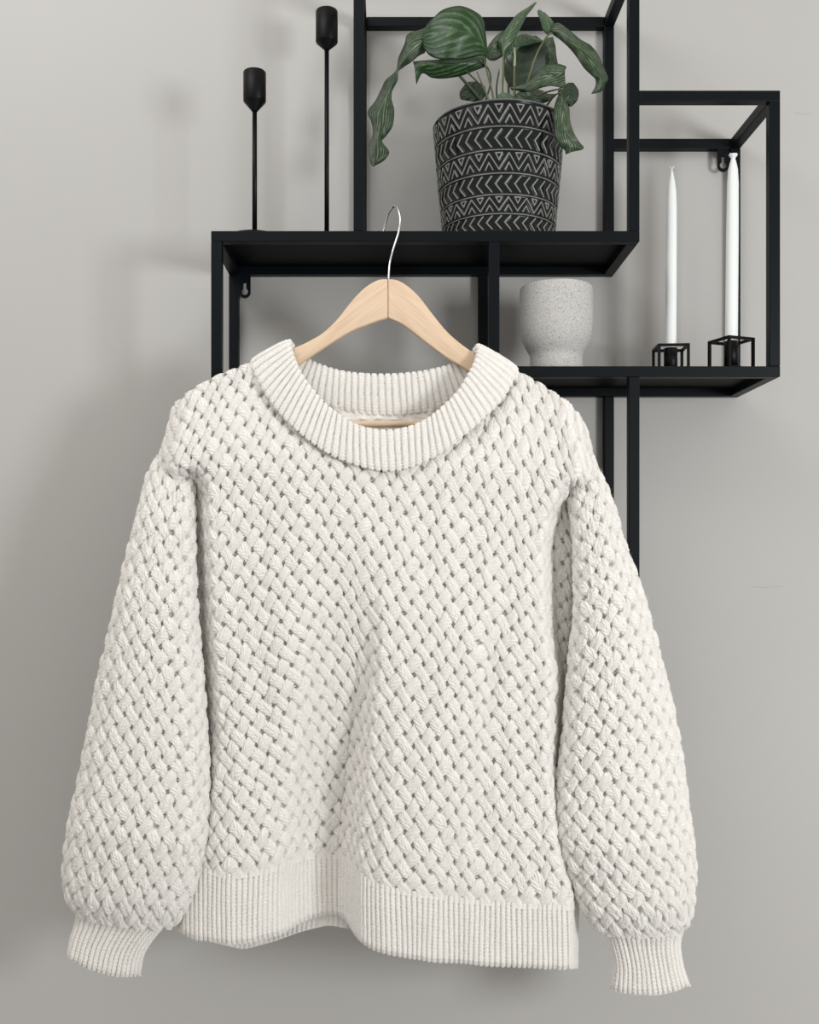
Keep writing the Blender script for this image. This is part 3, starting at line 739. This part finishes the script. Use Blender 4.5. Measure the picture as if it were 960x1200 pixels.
# body
NR, NF, NB = 700, 690, 120
xf, yf, df, xb, yb, db, v = body_ring(YTOP, YHEM, YTOP, YHEMB, NR, NF, NB)
ncut = tab(xf, front_mid); cutf = (xf > front_mid[0][0]) & (xf < front_mid[-1][0]) & (yf < ncut)
bl = tab(xb, back_low); cutb = (xb > back_low[0][0]) & (xb < back_low[-1][0]) & (yb < bl)
cut = np.concatenate([cutf, cutb], 1); keep = ~cut[:-1]
Vfab = v*610.-.14*np.concatenate([np.clip(xf-440, 0, 400)*(1-sstep(650, 1000, yf))*sstep(430, 600, yf), 0*xb], 1)
sidew0 = np.concatenate([np.minimum(1, (1-np.abs(np.linspace(-1, 1, NF)))*14+.35), np.full(NB, .5)])[None, :]*np.ones((NR, 1))
sidew = sidew0*(1-.75*sstep(.972, .998, v))
body, BV = knit_ring('body', xf, yf, df, xb, yb, db, Vfab, lambda U, V: cable(U, V), sweater, keep=keep, ref=455., seed=11, fade=sidew, wob=(3.0, 2.5))

# hem band
NRh, NFh, NBh = 78, 900, 260
xf, yf, df, xb, yb, db, v = body_ring(YHEM, YBOT, YHEMB, YBOTB, NRh, NFh, NBh, -.09, 1.0)
vv = v[:, 0]
inn = np.clip((vv-.90)/.10, 0, 1)[:, None]
df = df-.0012; df = df+.006*inn**2.2; db = db-.002*inn
hemb, _ = knit_ring('hem_band', xf, yf, df, xb, yb, db, v*68, lambda U, V: ribbing(U, V, 6.1, 1.9), sweater, ref=455., seed=31, wob=(1.4, 1.0))

# sleeves: matched points on the two outlines from armhole to cuff
def row_lerp(pts, n_):
    p = np.array(pts, float); s = np.r_[0, np.cumsum(np.hypot(*np.diff(p, axis=0).T))]; q = catmull(p, 400)
    s = np.r_[0, np.cumsum(np.hypot(*np.diff(q, axis=0).T))]; s /= s[-1]
    t = np.linspace(0, 1, n_); return np.stack([np.interp(t, s, q[:, 0]), np.interp(t, s, q[:, 1])], 1)
def sleeve_ring(L, R, nrow, nf, nb, dc, Tt, bow):
    l = row_lerp(L, nrow); r = row_lerp(R, nrow); t = np.linspace(0, 1, nrow)[:, None]
    # half ring sampled evenly by arc length
    a = np.linspace(-math.pi/2, math.pi/2, 400); hx = np.sin(a); hy = np.cos(a)**.85
    s = np.r_[0, np.cumsum(np.hypot(np.diff(hx)*80, np.diff(hy)*42))]; s /= s[-1]
    sf = np.linspace(0, 1, nf); xf_ = np.interp(sf, s, hx)[None]; zf = np.interp(sf, s, hy)[None]
    sb2 = np.linspace(1, 0, nb+2)[1:-1]; xb_ = np.interp(sb2, s, hx)[None]; zb_ = np.interp(sb2, s, hy)[None]
    dcv = tab(t, dc); T = tab(t, Tt)
    def mk(x, z, sgn):
        px = (l[:, 0:1]+r[:, 0:1])/2+(r[:, 0:1]-l[:, 0:1])/2*x; py = (l[:, 1:2]+r[:, 1:2])/2+(r[:, 1:2]-l[:, 1:2])/2*x+tab(t, bow)*(1-x**2)
        return px, py, dcv-sgn*T*z
    return mk(xf_, zf, 1)+mk(xb_, zb_, -.75)+(t,)
def sleeve(Lp, Rp, cl, cr, seed, length, cut_top=None, mirror=1, crease=None):
    dc = [(0, 1.754), (.05, 1.748), (.12, 1.738), (.3, 1.722), (.8, 1.712), (.95, 1.722), (1, 1.730)]
    Tt = [(0, .020), (.05, .031), (.12, .040), (.35, .052), (.8, .060), (.93, .052), (1, .034)]
    xf, yf, df, xb, yb, db, t = sleeve_ring(Lp, Rp, 640, 250, 46, dc, Tt, [(0, 4), (.3, 0), (.9, 6), (1, 5)])
    if crease is not None: df = df+crease(xf, yf)
    fd = np.concatenate([np.minimum(1, (1-np.abs(np.linspace(-1, 1, 250)))*9+.5), np.full(46, .6)])[None, :]*np.ones((640, 1))
    fd = fd*(1-.45*sstep(.97, 1, t))
    o, _ = knit_ring('sleeve', xf, yf, df, xb, yb, db, t*length, lambda U, V: cable(U, V, 19.0, 13.6), sweater, seed=seed, fade=fd, wob=(1.6, 1.6), Uoff=6*seed)
    dcc = [(0, 1.730), (.3, 1.733), (1, 1.733)]; Tc = [(0, .036), (.25, .027), (1, .024)]
    xf, yf, df, xb, yb, db, t = sleeve_ring(cl, cr, 96, 330, 90, dcc, Tc, [(0, 6), (1, 9)])
    inn = np.clip((t-.90)/.10, 0, 1); df = df+.004*inn**2
    pitch_fan = 5.2
    def rf(U, V):
        k = (U.max(1, keepdims=True)-0)  # keep the same ribs along the cuff
        nfc = 330
        W = np.concatenate([np.linspace(-.5, .5, nfc), np.linspace(.5, 1.5, 90)])[None, :]*19*pitch_fan*np.ones_like(U)
        return ribbing(W+.25*(U-U), V, pitch_fan, 1.8)
    knit_ring('cuff', xf, yf, df, xb, yb, db, t*66, rf, sweater, seed=seed+3, wob=(.8, 1.0))
    return o
sleeve([(186, 534), (173, 562), (163, 600), (150, 650), (130, 738), (111, 820), (96, 900), (82, 965), (76, 1025), (80, 1056), (92, 1074)],
       [(224, 546), (226, 575), (227, 610), (229, 700), (237, 800), (243, 890), (243, 955), (239, 1000), (226, 1046), (212, 1074), (200, 1088)],
       [(90, 1066), (89, 1080), (83, 1100), (78, 1121)], [(206, 1078), (187, 1092), (170, 1116), (164, 1143)], 51, 545)
sleeve([(664, 556), (668, 590), (673, 640), (674, 725), (670, 755), (666, 800), (661, 860), (653, 925), (652, 975), (661, 1012), (677, 1052), (692, 1080), (705, 1094)],
       [(692, 534), (710, 570), (718, 592), (731, 636), (747, 680), (762, 730), (776, 782), (790, 840), (800, 900), (808, 960), (814, 1010), (812, 1055), (806, 1080), (797, 1094)],
       [(703, 1084), (713, 1104), (719, 1130), (716, 1159)], [(803, 1084), (797, 1104), (800, 1130), (808, 1155)], 71, 555)

# collar: a doubled band of rib
I_ = catmull_closed([c[0] for c in COL], 1500); O_ = catmull_closed([c[1] for c in COL], 1500)
mid = PA((I_[:, 0]+O_[:, 0])/2, (I_[:, 1]+O_[:, 1])/2, (I_[:, 2]+O_[:, 2])/2)
s = np.r_[0, np.cumsum(np.linalg.norm(np.diff(mid, axis=0), axis=1))]; s /= s[-1]+np.linalg.norm(mid[0]-mid[-1])
nA = 1300; tt = np.linspace(0, 1, nA, endpoint=False)
res = lambda q: np.stack([np.interp(tt, s, q[:, k]) for k in range(3)], 1)
I2, O2 = res(I_), res(O_)
PI_, PO_ = PA(I2[:, 0], I2[:, 1], I2[:, 2]), PA(O2[:, 0], O2[:, 1], O2[:, 2])
md = (PI_+PO_)/2; wdv = (PI_-PO_)/2; T_ = np.roll(md, -6, 0)-np.roll(md, 6, 0)
nn_ = np.cross(wdv, T_); nn_ /= np.linalg.norm(nn_, axis=1)[:, None]
for _ in range(25): nn_ = (np.roll(nn_, 3, 0)+np.roll(nn_, -3, 0)+nn_)/3
nn_ /= np.linalg.norm(nn_, axis=1)[:, None]
front_i = int(nA*.28)
nB = 110; ph = np.linspace(0, 2*np.pi, nB, endpoint=False)
cs = np.sign(np.cos(ph))*np.abs(np.cos(ph))**.75; sn = np.sign(np.sin(ph))*np.abs(np.sin(ph))**.6
Vc = md[None]+wdv[None]*cs[:, None, None]+nn_[None]*(.0062*sn)[:, None, None]
Wlen = np.linalg.norm(wdv, axis=1)*PXM
nrib = 84
Uc = tt[None]*nrib*7.0*np.ones((nB, 1)); Lc = cs[:, None]*Wlen[None]
nv = normals(np.concatenate([Vc[-1:], Vc, Vc[:1]], 0), True)[1:-1]
ctr = md[None]; sgn = np.sign(((Vc-ctr)*nv).sum(2).mean()); nv = nv*sgn
Uc = Uc+.9*noise2(Uc.shape, (3, 60), 5)
hc = ribbing(Uc, Lc, 7.0, 2.3, 3.8)*(.75+.25*np.abs(sn)[:, None])
Vc = Vc+nv*(hc/PXM)[..., None]
mesh_obj('collar', grid_mesh('collar', Vc, close_u=True, close_v=True), M_knit, sweater)

# stray fibres that stand off the wool
def fuzz(n_):
    r = np.random.default_rng(5); co = []; fa = []
    for A_, nn, keep, nf in V_STORE:
        m = int(n_*A_.shape[0]*nf/900000.)
        i = r.integers(4, A_.shape[0]-4, m); j = r.integers(0, nf-1, m)
        if keep is not None:
            ok = keep[i, j] & keep[np.maximum(i-6, 0), j]; i, j = i[ok], j[ok]
        p = A_[i, j]; n0 = nn[i, j]
        t = r.normal(size=p.shape); t -= n0*(t*n0).sum(1)[:, None]; t /= np.linalg.norm(t, axis=1)[:, None]
        L = r.uniform(.003, .0085, len(p))[:, None]; lift = r.uniform(.1, .9, len(p))[:, None]**1.5
        b = np.cross(t, n0); bend = r.uniform(-.5, .5, len(p))[:, None]
        w_ = np.array([0, 0, 0]); cam_ = np.array([0, -DW, ZC])
        pts = [p-n0*.0003, p+L*.5*(t*.9+n0*lift*.75+b*bend*.2), p+L*(t*.95+n0*lift*.9+b*bend)]
        for q in range(len(p)):
            base = len(co)
            for k in range(3):
                c = pts[k][q]; view = c-cam_; sd = np.cross(t[q], view); sd /= np.linalg.norm(sd)
                hw_ = (.00011, .0001, .00005)[k]
                co.append(c-sd*hw_); co.append(c+sd*hw_)
            fa.append((base, base+1, base+3, base+2)); fa.append((base+2, base+3, base+5, base+4))
    me = bpy.data.meshes.new('wool_fuzz'); me.from_pydata(co, [], fa)
    o = mesh_obj('wool_fuzz', me, M_knit, sweater); o['kind'] = 'stuff'
fuzz(12000)
